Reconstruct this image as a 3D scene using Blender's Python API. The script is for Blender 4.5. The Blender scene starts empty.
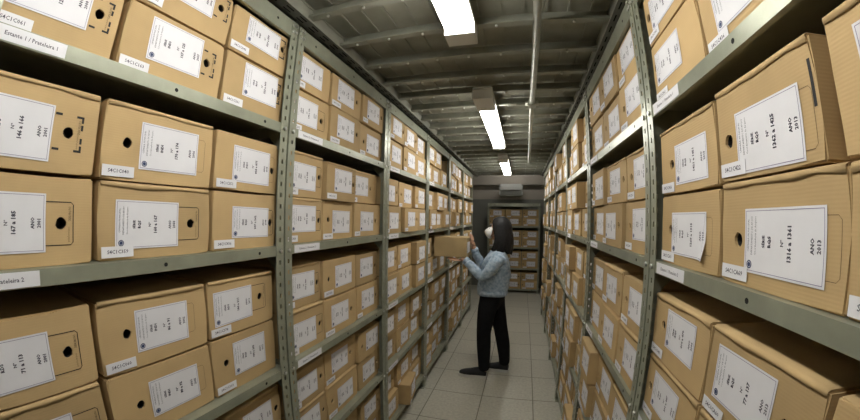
import bpy, bmesh, math, random
from mathutils import Vector, Matrix

sc = bpy.context.scene
COL = sc.collection
PI = math.pi
XL, XR = -0.8108, 0.3891           # front planes of the two racks
BAYW = 0.92
YL0, YR0, WR = 0.9352, 0.986, 0.912
LIP = 0.034
LEVELS = [0.10, 0.553, 0.992, 1.452, 1.892]   # bottom of the front lip, lowest shelf first
TOPZ, TOPLIP = 2.272, 0.066

# ------------------------------------------------------------------ materials
def new_mat(name):
    m = bpy.data.materials.new(name); m.use_nodes = True
    nt = m.node_tree; b = nt.nodes['Principled BSDF']
    return m, nt, b

def simple(name, col, rough=0.6, metal=0.0, noise=0.0, scale=20.0, bump=0.0, bscale=60.0, spec=0.5):
    m, nt, b = new_mat(name)
    b.inputs['Roughness'].default_value = rough
    b.inputs['Metallic'].default_value = metal
    b.inputs['Specular IOR Level'].default_value = spec
    b.inputs['Base Color'].default_value = (*col, 1)
    if noise or bump:
        tc = nt.nodes.new('ShaderNodeTexCoord')
    if noise:
        n = nt.nodes.new('ShaderNodeTexNoise'); n.inputs['Scale'].default_value = scale
        n.inputs['Detail'].default_value = 5
        nt.links.new(tc.outputs['Object'], n.inputs['Vector'])
        r = nt.nodes.new('ShaderNodeMapRange')
        r.inputs['From Min'].default_value = .3; r.inputs['From Max'].default_value = .7
        r.inputs['To Min'].default_value = 1 - noise; r.inputs['To Max'].default_value = 1 + noise
        nt.links.new(n.outputs['Fac'], r.inputs['Value'])
        v = nt.nodes.new('ShaderNodeVectorMath'); v.operation = 'SCALE'
        v.inputs[0].default_value = col
        nt.links.new(r.outputs['Result'], v.inputs['Scale'])
        nt.links.new(v.outputs['Vector'], b.inputs['Base Color'])
    if bump:
        n2 = nt.nodes.new('ShaderNodeTexNoise'); n2.inputs['Scale'].default_value = bscale
        nt.links.new(tc.outputs['Object'], n2.inputs['Vector'])
        bp = nt.nodes.new('ShaderNodeBump'); bp.inputs['Strength'].default_value = bump
        bp.inputs['Distance'].default_value = .004
        nt.links.new(n2.outputs['Fac'], bp.inputs['Height'])
        nt.links.new(bp.outputs['Normal'], b.inputs['Normal'])
    return m

def cardboard_mat(name, col):
    """Corrugated board: base tone that differs from box to box, soft blotches, fine flutes running along the face."""
    m, nt, b = new_mat(name)
    b.inputs['Roughness'].default_value = .78
    b.inputs['Specular IOR Level'].default_value = .25
    tc = nt.nodes.new('ShaderNodeTexCoord')
    oi = nt.nodes.new('ShaderNodeObjectInfo')
    n = nt.nodes.new('ShaderNodeTexNoise'); n.noise_dimensions = '4D'; n.inputs['Scale'].default_value = 9; n.inputs['Detail'].default_value = 4
    nt.links.new(tc.outputs['Object'], n.inputs['Vector'])
    mul = nt.nodes.new('ShaderNodeMath'); mul.operation = 'MULTIPLY'; mul.inputs[1].default_value = 57.0
    nt.links.new(oi.outputs['Random'], mul.inputs[0]); nt.links.new(mul.outputs[0], n.inputs['W'])
    r1 = nt.nodes.new('ShaderNodeMapRange'); r1.inputs['To Min'].default_value = .86; r1.inputs['To Max'].default_value = 1.12
    nt.links.new(oi.outputs['Random'], r1.inputs['Value'])
    r2 = nt.nodes.new('ShaderNodeMapRange'); r2.inputs['From Min'].default_value = .3; r2.inputs['From Max'].default_value = .7
    r2.inputs['To Min'].default_value = .92; r2.inputs['To Max'].default_value = 1.07
    nt.links.new(n.outputs['Fac'], r2.inputs['Value'])
    mm = nt.nodes.new('ShaderNodeMath'); mm.operation = 'MULTIPLY'
    nt.links.new(r1.outputs['Result'], mm.inputs[0]); nt.links.new(r2.outputs['Result'], mm.inputs[1])
    # flutes
    sx = nt.nodes.new('ShaderNodeSeparateXYZ'); nt.links.new(tc.outputs['Object'], sx.inputs[0])
    n3 = nt.nodes.new('ShaderNodeTexNoise'); n3.inputs['Scale'].default_value = 5
    nt.links.new(tc.outputs['Object'], n3.inputs['Vector'])
    a1 = nt.nodes.new('ShaderNodeMath'); a1.operation = 'MULTIPLY_ADD'; a1.inputs[1].default_value = .006
    nt.links.new(n3.outputs['Fac'], a1.inputs[0]); nt.links.new(sx.outputs['Z'], a1.inputs[2])
    a2 = nt.nodes.new('ShaderNodeMath'); a2.operation = 'MULTIPLY'; a2.inputs[1].default_value = 2 * PI / .0055
    nt.links.new(a1.outputs[0], a2.inputs[0])
    a3 = nt.nodes.new('ShaderNodeMath'); a3.operation = 'SINE'; nt.links.new(a2.outputs[0], a3.inputs[0])
    a4 = nt.nodes.new('ShaderNodeMath'); a4.operation = 'MULTIPLY_ADD'; a4.inputs[1].default_value = .012; a4.inputs[2].default_value = 1.0
    nt.links.new(a3.outputs[0], a4.inputs[0])
    m2 = nt.nodes.new('ShaderNodeMath'); m2.operation = 'MULTIPLY'
    nt.links.new(mm.outputs[0], m2.inputs[0]); nt.links.new(a4.outputs[0], m2.inputs[1])
    v = nt.nodes.new('ShaderNodeVectorMath'); v.operation = 'SCALE'; v.inputs[0].default_value = col
    nt.links.new(m2.outputs[0], v.inputs['Scale'])
    nt.links.new(v.outputs['Vector'], b.inputs['Base Color'])
    bp = nt.nodes.new('ShaderNodeBump'); bp.inputs['Strength'].default_value = .07; bp.inputs['Distance'].default_value = .001
    nt.links.new(a3.outputs[0], bp.inputs['Height']); nt.links.new(bp.outputs['Normal'], b.inputs['Normal'])
    return m

CARD = cardboard_mat('corrugated_cardboard', (0.49, 0.345, 0.17))
CARD_EDGE = simple('cardboard_cut_edge', (0.53, 0.37, 0.18), .85, noise=.12, scale=90)
CARD_DARK = cardboard_mat('brown_cardboard', (0.44, 0.325, 0.165))
INK_AND_SHADE = simple('black_ink_and_hole_shade', (0.02, 0.018, 0.016), .7)  # print, and painted shade inside hand holes and the torn seam
INK_THIN = simple('thin_brown_print', (0.14, 0.09, 0.045), .8)
PAPER = simple('white_label_paper', (0.745, 0.74, 0.76), .6, noise=.03, scale=14, spec=.3)
PAPER_INK = simple('label_print', (0.06, 0.055, 0.08), .7)
PAPER_BORDER = simple('label_border_print', (0.22, 0.18, 0.30), .7)
SEAL = simple('blue_seal_print', (0.03, 0.05, 0.13), .6)
STEEL = simple('grey_green_painted_steel', (0.31, 0.322, 0.245), .33, metal=.35, noise=.10, scale=16, bump=.06, bscale=160)
STEEL_IN = simple('shelf_steel', (0.26, 0.27, 0.21), .5, metal=.2, noise=.10, scale=8)
ZINC = simple('zinc_bolt', (0.62, 0.62, 0.58), .3, metal=.9)
HOLE_SHADE = simple('punched_hole_shade', (0.01, 0.01, 0.009), .9)  # near-black that paints the shade of lip holes and rail slots
DECK = simple('dark_deck_panel', (0.28, 0.275, 0.215), .75, noise=.22, scale=5, bump=.15, bscale=18)
BEAM = simple('deck_joist_steel', (0.29, 0.29, 0.235), .45, metal=.25, noise=.15, scale=10)
WALLM = simple('upper_wall_plaster', (0.32, 0.285, 0.24), .9, noise=.05, scale=3)
WALLD = simple('dark_lower_wall_paint', (0.17, 0.17, 0.145), .8, noise=.06, scale=3)
LAMPW = simple('lamp_white_enamel', (0.62, 0.61, 0.56), .45)
CONDUIT = simple('galvanised_conduit', (0.40, 0.40, 0.34), .4, metal=.6, noise=.08, scale=30)

def tile_mat():
    m, nt, b = new_mat('floor_ceramic_tile')
    b.inputs['Roughness'].default_value = .38
    tc = nt.nodes.new('ShaderNodeTexCoord'); mp = nt.nodes.new('ShaderNodeMapping')
    mp.inputs['Location'].default_value = (0.265, -2.75, 0)
    nt.links.new(tc.outputs['Object'], mp.inputs['Vector'])
    br = nt.nodes.new('ShaderNodeTexBrick'); br.offset = 0; br.squash = 1
    br.inputs['Scale'].default_value = 1.0
    br.inputs['Brick Width'].default_value = .45; br.inputs['Row Height'].default_value = .45
    br.inputs['Mortar Size'].default_value = .004; br.inputs['Mortar Smooth'].default_value = .1
    br.inputs['Color1'].default_value = (.43, .41, .335, 1); br.inputs['Color2'].default_value = (.465, .44, .36, 1)
    br.inputs['Mortar'].default_value = (.16, .145, .11, 1)
    nt.links.new(mp.outputs[0], br.inputs['Vector'])
    n = nt.nodes.new('ShaderNodeTexNoise'); n.inputs['Scale'].default_value = 45; n.inputs['Detail'].default_value = 8
    nt.links.new(tc.outputs['Object'], n.inputs['Vector'])
    r = nt.nodes.new('ShaderNodeMapRange'); r.inputs['From Min'].default_value = .3; r.inputs['From Max'].default_value = .7
    r.inputs['To Min'].default_value = .86; r.inputs['To Max'].default_value = 1.12
    nt.links.new(n.outputs['Fac'], r.inputs['Value'])
    v = nt.nodes.new('ShaderNodeVectorMath'); v.operation = 'SCALE'
    nt.links.new(br.outputs['Color'], v.inputs[0]); nt.links.new(r.outputs['Result'], v.inputs['Scale'])
    nt.links.new(v.outputs['Vector'], b.inputs['Base Color'])
    bp = nt.nodes.new('ShaderNodeBump'); bp.inputs['Strength'].default_value = .3; bp.inputs['Distance'].default_value = .002
    inv = nt.nodes.new('ShaderNodeMath'); inv.operation = 'SUBTRACT'; inv.inputs[0].default_value = 1
    nt.links.new(br.outputs['Fac'], inv.inputs[1]); nt.links.new(inv.outputs[0], bp.inputs['Height'])
    nt.links.new(bp.outputs['Normal'], b.inputs['Normal'])
    return m
TILE = tile_mat()

def emit_mat(name, col, s):
    m, nt, b = new_mat(name)
    b.inputs['Base Color'].default_value = (.8, .8, .8, 1)
    b.inputs['Emission Color'].default_value = (*col, 1); b.inputs['Emission Strength'].default_value = s
    return m
TUBE = emit_mat('lit_fluorescent_diffuser', (1.0, 0.985, 0.94), 15.0)

def denim_mat():
    m, nt, b = new_mat('washed_denim')
    b.inputs['Roughness'].default_value = .9
    tc = nt.nodes.new('ShaderNodeTexCoord')
    n = nt.nodes.new('ShaderNodeTexNoise'); n.inputs['Scale'].default_value = 34; n.inputs['Detail'].default_value = 7
    nt.links.new(tc.outputs['Object'], n.inputs['Vector'])
    cr = nt.nodes.new('ShaderNodeValToRGB')
    cr.color_ramp.elements[0].position = .3; cr.color_ramp.elements[0].color = (.20, .28, .37, 1)
    cr.color_ramp.elements[1].position = .7; cr.color_ramp.elements[1].color = (.46, .55, .64, 1)
    nt.links.new(n.outputs['Fac'], cr.inputs[0]); nt.links.new(cr.outputs[0], b.inputs['Base Color'])
    bp = nt.nodes.new('ShaderNodeBump'); bp.inputs['Strength'].default_value = .5; bp.inputs['Distance'].default_value = .01
    n2 = nt.nodes.new('ShaderNodeTexNoise'); n2.inputs['Scale'].default_value = 14; n2.inputs['Detail'].default_value = 3
    nt.links.new(tc.outputs['Object'], n2.inputs['Vector'])
    nt.links.new(n2.outputs['Fac'], bp.inputs['Height']); nt.links.new(bp.outputs['Normal'], b.inputs['Normal'])
    return m
DENIM = denim_mat()
SKIN = simple('warm_skin', (0.56, 0.33, 0.22), .55)
BLACKCLOTH = simple('black_trousers_cloth', (0.007, 0.007, 0.008), .9, noise=.2, scale=20, spec=.2)
SHOE = simple('black_canvas', (0.015, 0.015, 0.016), .75)
SOLE = simple('pale_rubber_sole', (0.58, 0.57, 0.53), .7)
HAIR = simple('black_hair', (0.010, 0.009, 0.009), .55, noise=.3, scale=60, bump=.5, bscale=90, spec=.3)
MASKM = simple('white_face_mask', (0.80, 0.80, 0.78), .8)
GLASS = simple('dark_spectacle_frame', (0.02, 0.015, 0.012), .3)
LENS = simple('spectacle_lens', (0.25, 0.25, 0.25), .1)
ACW = simple('air_conditioner_white', (0.50, 0.50, 0.47), .4)

# ------------------------------------------------------------------ helpers
def add_box(bm, x0, x1, y0, y1, z0, z1, mi=0):
    v = [bm.verts.new(p) for p in ((x0,y0,z0),(x1,y0,z0),(x1,y1,z0),(x0,y1,z0),(x0,y0,z1),(x1,y0,z1),(x1,y1,z1),(x0,y1,z1))]
    for f in ((0,3,2,1),(4,5,6,7),(0,1,5,4),(1,2,6,5),(2,3,7,6),(3,0,4,7)):
        bm.faces.new([v[i] for i in f]).material_index = mi

def add_bevel_box(bm, x0, x1, y0, y1, z0, z1, r=.004, seg=2, mi=0):
    b2 = bmesh.new(); add_box(b2, x0, x1, y0, y1, z0, z1, mi)
    bmesh.ops.bevel(b2, geom=list(b2.edges), offset=r, segments=seg, affect='EDGES')
    merge(bm, b2)

def merge(bm, b2, mat=None):
    vm = {}
    for v in b2.verts: vm[v] = bm.verts.new(mat @ v.co if mat else v.co)
    for f in b2.faces:
        try:
            nf = bm.faces.new([vm[v] for v in f.verts]); nf.material_index = f.material_index; nf.smooth = f.smooth
        except ValueError: pass
    b2.free()

def add_tube(bm, p0, p1, r, n=12, mi=0, r1=None, caps=True):
    p0, p1 = Vector(p0), Vector(p1); d = (p1 - p0).normalized()
    u = d.orthogonal().normalized(); w = d.cross(u)
    r1 = r if r1 is None else r1
    A = [bm.verts.new(p0 + (u*math.cos(2*PI*i/n) + w*math.sin(2*PI*i/n))*r) for i in range(n)]
    B = [bm.verts.new(p1 + (u*math.cos(2*PI*i/n) + w*math.sin(2*PI*i/n))*r1) for i in range(n)]
    for i in range(n):
        f = bm.faces.new((A[i], A[(i+1)%n], B[(i+1)%n], B[i])); f.material_index = mi; f.smooth = True
    if caps:
        bm.faces.new(A[::-1]).material_index = mi; bm.faces.new(B).material_index = mi

def mesh_of(bm, name, mats, recalc=False):
    if recalc: bmesh.ops.recalc_face_normals(bm, faces=list(bm.faces))
    me = bpy.data.meshes.new(name); bm.to_mesh(me); bm.free()
    for m in mats: me.materials.append(m)
    return me

def link(name, me, parent=None, loc=None, rotz=None):
    o = bpy.data.objects.new(name, me); COL.objects.link(o)
    if parent is not None: o.parent = parent
    if loc is not None: o.location = loc
    if rotz is not None: o.rotation_euler = (0, 0, rotz)
    return o

def thing(name, label, cat, loc=(0,0,0), rotz=0.0, group=None):
    o = bpy.data.objects.new(name, None); COL.objects.link(o)
    o.empty_display_size = .05
    o.location = loc; o.rotation_euler = (0, 0, rotz)
    o['label'] = label; o['category'] = cat
    if group: o['group'] = group
    return o

def struct(name, me, label=None):
    o = link(name, me); o['kind'] = 'structure'
    if label: o['label'] = label
    return o

# ------------------------------------------------------------------ camera (wide lens with its own barrel curve)
cam_d = bpy.data.cameras.new('camera'); cam = bpy.data.objects.new('camera', cam_d); COL.objects.link(cam)
R_ = ((0.9621715776733476, 0.27195509904907406, 0.016318064186342615),
      (0.009968049683466568, 0.024714722073987595, -0.9996448471823949),
      (-0.27226180985053566, 0.9619925190010646, 0.02106894119069371))
M3 = Matrix(((R_[0][0], -R_[1][0], -R_[2][0]), (R_[0][1], -R_[1][1], -R_[2][1]), (R_[0][2], -R_[1][2], -R_[2][2])))
cam.matrix_world = Matrix.Translation((0, 0, 1.6)) @ M3.to_4x4()
cam_d.sensor_fit = 'HORIZONTAL'; cam_d.sensor_width = 36
cam_d.clip_start = .01
cam_d.type = 'PANO'
cam_d.panorama_type = 'FISHEYE_LENS_POLYNOMIAL'
cam_d.fisheye_fov = math.radians(178)
K = (0.07359871783089753, -9.732720399099365e-05, -3.3868361922732176e-05, 5.640385844048532e-07)
cam_d.fisheye_polynomial_k0 = 0
cam_d.fisheye_polynomial_k1, cam_d.fisheye_polynomial_k2, cam_d.fisheye_polynomial_k3, cam_d.fisheye_polynomial_k4 = [-k for k in K]
sc.camera = cam

# ------------------------------------------------------------------ room
def slab(name, x0, x1, y0, y1, z0, z1, m):
    bm = bmesh.new(); add_box(bm, x0, x1, y0, y1, z0, z1)
    return struct(name, mesh_of(bm, name, [m]))
XA, XB, YA, YB = -1.30, 0.88, -2.6, 7.62
slab('floor', XA-.1, XB+.1, YA-.1, YB+.1, -.1, 0, TILE)
slab('wall_left', XA-.1, XA, YA, YB, 0, 3.1, WALLD)
slab('wall_right', XB, XB+.1, YA, YB, 0, 3.1, WALLD)
slab('wall_front', XA-.1, XB+.1, YA-.1, YA, 0, 3.1, WALLM)
bm = bmesh.new(); add_box(bm, XA-.1, XB+.1, YB, YB+.1, 0, 2.03, 0); add_box(bm, XA-.1, XB+.1, YB, YB+.1, 2.03, 3.1, 1)
struct('wall_back', mesh_of(bm, 'wall_back', [WALLD, WALLM]))
# a lowered soffit above the far rack
slab('trim_1', XA, XB, YB-.10, YB, 2.36, 3.1, WALLM)
slab('ceiling_far', XA-.1, XB+.1, 6.26, YB+.1, 3.1, 3.2, WALLM)

# mezzanine deck overhead: folded panels carried by joists
ZC = 2.455
bm = bmesh.new()
add_box(bm, XA-.1, XB+.1, YA, 6.26, ZC+.012, ZC+.05)
x = XA
while x < XB:                                  # shallow ribs along the panels
    add_box(bm, x, x+.012, YA, 6.26, ZC+.004, ZC+.013); x += .095
struct('ceiling', mesh_of(bm, 'ceiling', [DECK]))
def joist_mesh():
    bm = bmesh.new()
    w = XB - XA
    add_box(bm, XA, XB, .0, .003, -.055, .0)                # web facing the aisle entrance
    add_box(bm, XA, XB, -.035, .0, -.058, -.055)            # lower flange
    add_box(bm, XA, XB, -.035, -.032, -.055, -.046)
    xx = XA + .1
    while xx < XB:
        add_tube(bm, (xx, -.018, -.066), (xx, -.018, -.058), .006, 6, 1)
        xx += .16
    return mesh_of(bm, 'joist', [BEAM, ZINC])
jm = joist_mesh()
k = 0; y = 1.013 - .2565*13
n_tr = 2
while y < 6.24:
    o = link('trim_%d' % n_tr, jm); o.location = (0, y, ZC + .004); o['kind'] = 'structure'; n_tr += 1
    y += .2565
# slotted angle rails that the joists rest on, along both racks
def rail(name, x, sgn):
    bm = bmesh.new()
    z = 2.392
    add_box(bm, min(x, x-sgn*.045), max(x, x-sgn*.045), YA, 6.24, z, z+.003)
    add_box(bm, x-.0015, x+.0015, YA, 6.24, z, z+.055)
    yy = -.5
    while yy < 6.15:
        for q in (.012, .03):
            add_box(bm, x-sgn*(q+.006), x-sgn*q, yy, yy+.045, z-.0006, z+.0002, 1)  # dark strips painted for the shade of open slots
        yy += .085
    struct(name, mesh_of(bm, name, [BEAM, HOLE_SHADE]))
rail('trim_%d' % n_tr, XL + .004, 1); n_tr += 1
rail('trim_%d' % n_tr, XR - .004, -1); n_tr += 1

# ------------------------------------------------------------------ lamps
def lamp(label, y0, y1, unlit0, unlit1):
    cx, w, z0, z1 = -.215, .118, 2.30, 2.378
    t = thing('ceiling_light', label, 'light', (cx, (y0+y1)/2, z1), 0, 'fluorescent lights along the aisle')
    L = (y1-y0)/2
    bm = bmesh.new()
    add_bevel_box(bm, -w/2, w/2, -L, L, -.022, 0, .006, 2)
    add_box(bm, -w/2, w/2, -L, -L+unlit0, z0-z1, -.02)
    add_box(bm, -w/2, w/2, L-unlit1, L, z0-z1, -.02)
    add_box(bm, -w/2, -w/2+.004, -L, L, -.030, -.02); add_box(bm, w/2-.004, w/2, -L, L, -.030, -.02)
    link('housing', mesh_of(bm, 'housing', [LAMPW]), t)
    bm = bmesh.new()
    add_bevel_box(bm, -w/2+.008, w/2-.008, -L+unlit0+.002, L-unlit1-.002, z0-z1+.001, -.0205, .012, 3)
    link('diffuser', mesh_of(bm, 'diffuser', [TUBE]), t)['label'] = 'glowing white diffuser'
    bm = bmesh.new()
    add_box(bm, -w*.28, -w*.02, -L-.004, -L, -.070, -.062)
    link('latch', mesh_of(bm, 'latch', [ZINC]), t)
    bm = bmesh.new()
    for yy in (0,): add_box(bm, -.03, .03, yy-.012, yy+.012, 0, .012)
    link('mounting_bracket', mesh_of(bm, 'mounting_bracket', [CONDUIT]), t)
    return t
lamp('white fluorescent fixture hanging closest to the shelf entrance, cut off by the picture top', -.50, 1.22, .10, .09)
lamp('fluorescent fixture midway along the aisle, beside the pipe junction', 1.85, 3.34, .235, .06)
lamp('small looking fluorescent fixture at the far end before the wall', 3.92, 5.46, .26, .06)

t = lamp('fluorescent fixture of the cross aisle, out of sight above the deck edge', -.42, .42, .06, .06)
t.location = (-.2, 6.9, 3.09); t.rotation_euler = (0, 0, PI/2)
# conduit
t = thing('electrical_conduit', 'galvanised conduit pipe running along the dark ceiling beside the lights', 'pipe', (.085, 2.2, 2.380))
bm = bmesh.new(); add_tube(bm, (.004, -4.4, 0), (.0, 2.0, 0), .017, 12); link('pipe', mesh_of(bm, 'pipe', [CONDUIT]), t, (0, -2.0, 0))
bm = bmesh.new(); add_tube(bm, (0, .02, -.004), (.028, 2.4, -.004), .015, 12); link('pipe', mesh_of(bm, 'pipe', [CONDUIT]), t)
bm = bmesh.new()
add_bevel_box(bm, -.026, .026, -.035, .035, -.026, .02, .005); add_tube(bm, (-.045,0,0), (.045,0,0), .016, 12); add_tube(bm, (0,-.06,0), (0,.06,0), .017, 12)
link('junction_box', mesh_of(bm, 'junction_box', [CONDUIT]), t)
bm = bmesh.new(); add_tube(bm, (-.03, 0, 0), (-.26, .0, .0), .009, 10); link('branch_pipe', mesh_of(bm, 'branch_pipe', [BEAM]), t)
bm = bmesh.new()
add_bevel_box(bm, -.024+.028, .024+.028, 2.37, 2.43, -.028, .02, .005)
add_tube(bm, (.028, 2.4, 0), (.27, 2.4, 0), .011, 10)
link('branch_pipe', mesh_of(bm, 'branch_pipe', [CONDUIT]), t)

# ------------------------------------------------------------------ steel racks
DEP = .40
def flange(bm, w, h, pitch=.04, hw=.0085, hh=.015, z_start=.02):
    """Vertical strip in the local XZ plane at y=0, x 0..w, punched with a column of slots (real holes)."""
    cx = w*.5
    xs = [0, cx-hw/2, cx+hw/2, w]
    z = 0.0; zs = [0.0]; holes = set()
    zz = z_start
    while zz + hh < h - .01:
        zs += [zz, zz+hh]; holes.add(len(zs)-2); zz += pitch
    zs.append(h)
    grid = [[bm.verts.new((x_, 0, z_)) for x_ in xs] for z_ in zs]
    out = []
    for i in range(len(zs)-1):
        for j in range(3):
            if j == 1 and i in holes: continue
            out.append(bm.faces.new((grid[i][j], grid[i][j+1], grid[i+1][j+1], grid[i+1][j])))
    return out

def post_mesh():
    """L-angle post: front flange in local XZ (x 0..38 mm), side flange going back in +y. Bolt heads at every shelf."""
    H = TOPZ + TOPLIP
    bm = bmesh.new()
    flange(bm, .038, H)
    b2 = bmesh.new(); flange(b2, .038, H)
    merge(bm, b2, Matrix(((0,1,0,0),(1,0,0,0),(0,0,1,0),(0,0,0,1))))
    bmesh.ops.remove_doubles(bm, verts=list(bm.verts), dist=1e-5)
    bmesh.ops.recalc_face_normals(bm, faces=list(bm.faces))
    bmesh.ops.solidify(bm, geom=list(bm.faces), thickness=.002)
    for lv in LEVELS + [TOPZ + .012]:
        for dz in ((.017,) if lv < 2 else (.010, .038)):
            for dx in ((.019,) if lv < 2 else (.012, .028)):
                add_tube(bm, (dx, -.0065, lv+dz), (dx, .001, lv+dz), .0065, 6, 1)
    add_box(bm, 0, .046, -.004, .046, 0, .006)          # foot plate
    return mesh_of(bm, 'post', [STEEL, ZINC])
POST = post_mesh()

def shelf_mesh(w, lip, name='shelf'):
    """Folded sheet: local x along the bay 0..w, y 0..DEP going back, lip hanging from z=0 down; gussets in the front corners."""
    bm = bmesh.new()
    add_box(bm, .004, w-.004, .0005, DEP, lip-.002, lip)
    add_box(bm, .004, w-.004, -.0006, .0012, 0, lip)
    add_box(bm, .004, w-.004, .0012, .014, 0, .0015)
    add_box(bm, .004, w-.004, DEP-.0015, DEP, 0, lip)
    add_box(bm, .004, .0055, 0, DEP, 0, lip); add_box(bm, w-.0055, w-.004, 0, DEP, 0, lip)
    for fx in (.13, .5, .87):                                # dark discs painting the shade of small punched holes in the lip
        n = 8
        vs = [bm.verts.new((w*fx + .0055*math.cos(2*PI*i/n), -.0012, lip*.5 + .0055*math.sin(2*PI*i/n))) for i in range(n)]
        bm.faces.new(vs).material_index = 1
    if lip < .05:
        for sx, s in ((.006, 1), (w-.006, -1)):              # triangular gusset plates under the front corners
            a = [bm.verts.new(p) for p in ((sx, .006, 0), (sx, .085, 0), (sx, .006, -.085))]
            b = [bm.verts.new((v.co.x + s*.002, v.co.y, v.co.z)) for v in a]
            bm.faces.new(a); bm.faces.new(b[::-1])
            for i in range(3): bm.faces.new((a[i], b[i], b[(i+1)%3], a[(i+1)%3]))
    return mesh_of(bm, name, [STEEL, HOLE_SHADE], True)

# text as meshes -----------------------------------------------------------
_txt_cache = {}
def text_verts(s, size, bold=0.0):
    key = (s, bold)
    if key not in _txt_cache:
        cu = bpy.data.curves.new('lettering', 'FONT'); cu.body = s; cu.size = 1.0; cu.resolution_u = 1
        cu.offset = bold; cu.align_x = 'CENTER'; cu.align_y = 'CENTER'; cu.fill_mode = 'FRONT'
        o = bpy.data.objects.new('lettering', cu); COL.objects.link(o)
        dg = bpy.context.evaluated_depsgraph_get()
        me = bpy.data.meshes.new_from_object(o.evaluated_get(dg))
        bpy.data.objects.remove(o); bpy.data.curves.remove(cu)
        _txt_cache[key] = ([v.co.copy() for v in me.vertices], [list(p.vertices) for p in me.polygons])
        bpy.data.meshes.remove(me)
    return _txt_cache[key]

def add_text(bm, s, size, fn, mi, bold=0.0, max_w=None, sx=1.0):
    """fn maps text-plane (u right, v up) to a 3-D point."""
    vs, fs = text_verts(s, size, bold)
    if not vs: return
    wid = (max(v.x for v in vs) - min(v.x for v in vs)) * size * sx
    k = min(1.0, max_w / wid) if max_w else 1.0
    B = [bm.verts.new(fn(v.x*size*sx*k, v.y*size)) for v in vs]
    for f in fs:
        try: bm.faces.new([B[i] for i in f]).material_index = mi
        except ValueError: pass

def lip_label_mesh(text, w=.165, h=.029):
    bm = bmesh.new()
    add_box(bm, 0, w, -.0022, -.0012, 0, h)
    add_text(bm, text, .0115, lambda u, v: Vector((w/2+u, -.0026, h/2+v)), 1, .012, w*.92)
    return mesh_of(bm, 'shelf_label', [PAPER, PAPER_INK])

ORD = ['first', 'second', 'third', 'fourth', 'fifth', 'sixth', 'seventh']
def rack_unit(origin, rotz, w, label, group, side_label=None, estante=1, skip_low=False, levels=None, label_x=None):
    t = thing('shelving_unit', label, 'shelving', origin, rotz, group)
    sm = shelf_mesh(w, LIP); tm = shelf_mesh(w, TOPLIP, 'top_shelf')
    lv = levels or LEVELS
    for i, z in enumerate(lv):
        s = link('shelf', sm, t, (0, 0, z))
        if label_x is not None and i >= 1:
            tx = 'Estante %d / Prateleira %d' % (estante, len(lv) - i)
            link('shelf_label', lip_label_mesh(tx, .138 if label_x == 0 and i == 4 else .165), s, (label_x + (.040 if label_x == 0 and i == 4 else 0), 0, .0025))['label'] = 'white paper strip with shelf number'
    link('shelf', tm, t, (0, 0, TOPZ if levels is None else lv[-1] + .45))
    for (px, py, rz, sx) in ((.0005, -.003, 0, 1), (w-.0005, -.003, 0, -1), (.0005, DEP+.003, 0, 1), (w-.0005, DEP+.003, 0, -1)):
        o = link('post', POST, t, (px, py, 0))
        o.scale = (sx, 1 if py < .2 else -1, 1 if levels is None else (lv[-1] + .45 + TOPLIP)/(TOPZ + TOPLIP))
    return t

NB = 6
for i in range(NB):
    y0 = YL0 + (i-1)*BAYW
    # local x runs away from the camera (+Y) on this side
    dz = [0, -.004, .003, -.002, .002, 0][i]
    u = rack_unit((XL, y0+.004, 0), PI/2, BAYW-.008, 'grey-green slotted steel shelving unit, %s bay of the rack the woman faces' % ORD[i],
              'shelving units of the rack the woman faces', estante=i+1, label_x=(.055 if i else .0))
for i in range(NB):
    y1 = YR0 + i*WR
    rack_unit((XR, y1-.004, 0), -PI/2, WR-.008, 'grey-green slotted steel shelving unit, %s bay of the rack behind the woman' % ORD[i],
              'shelving units of the rack behind the woman', estante=i+1, label_x=.05)
# bay 0 strips: shift the first label so that it reads at the entrance

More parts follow.
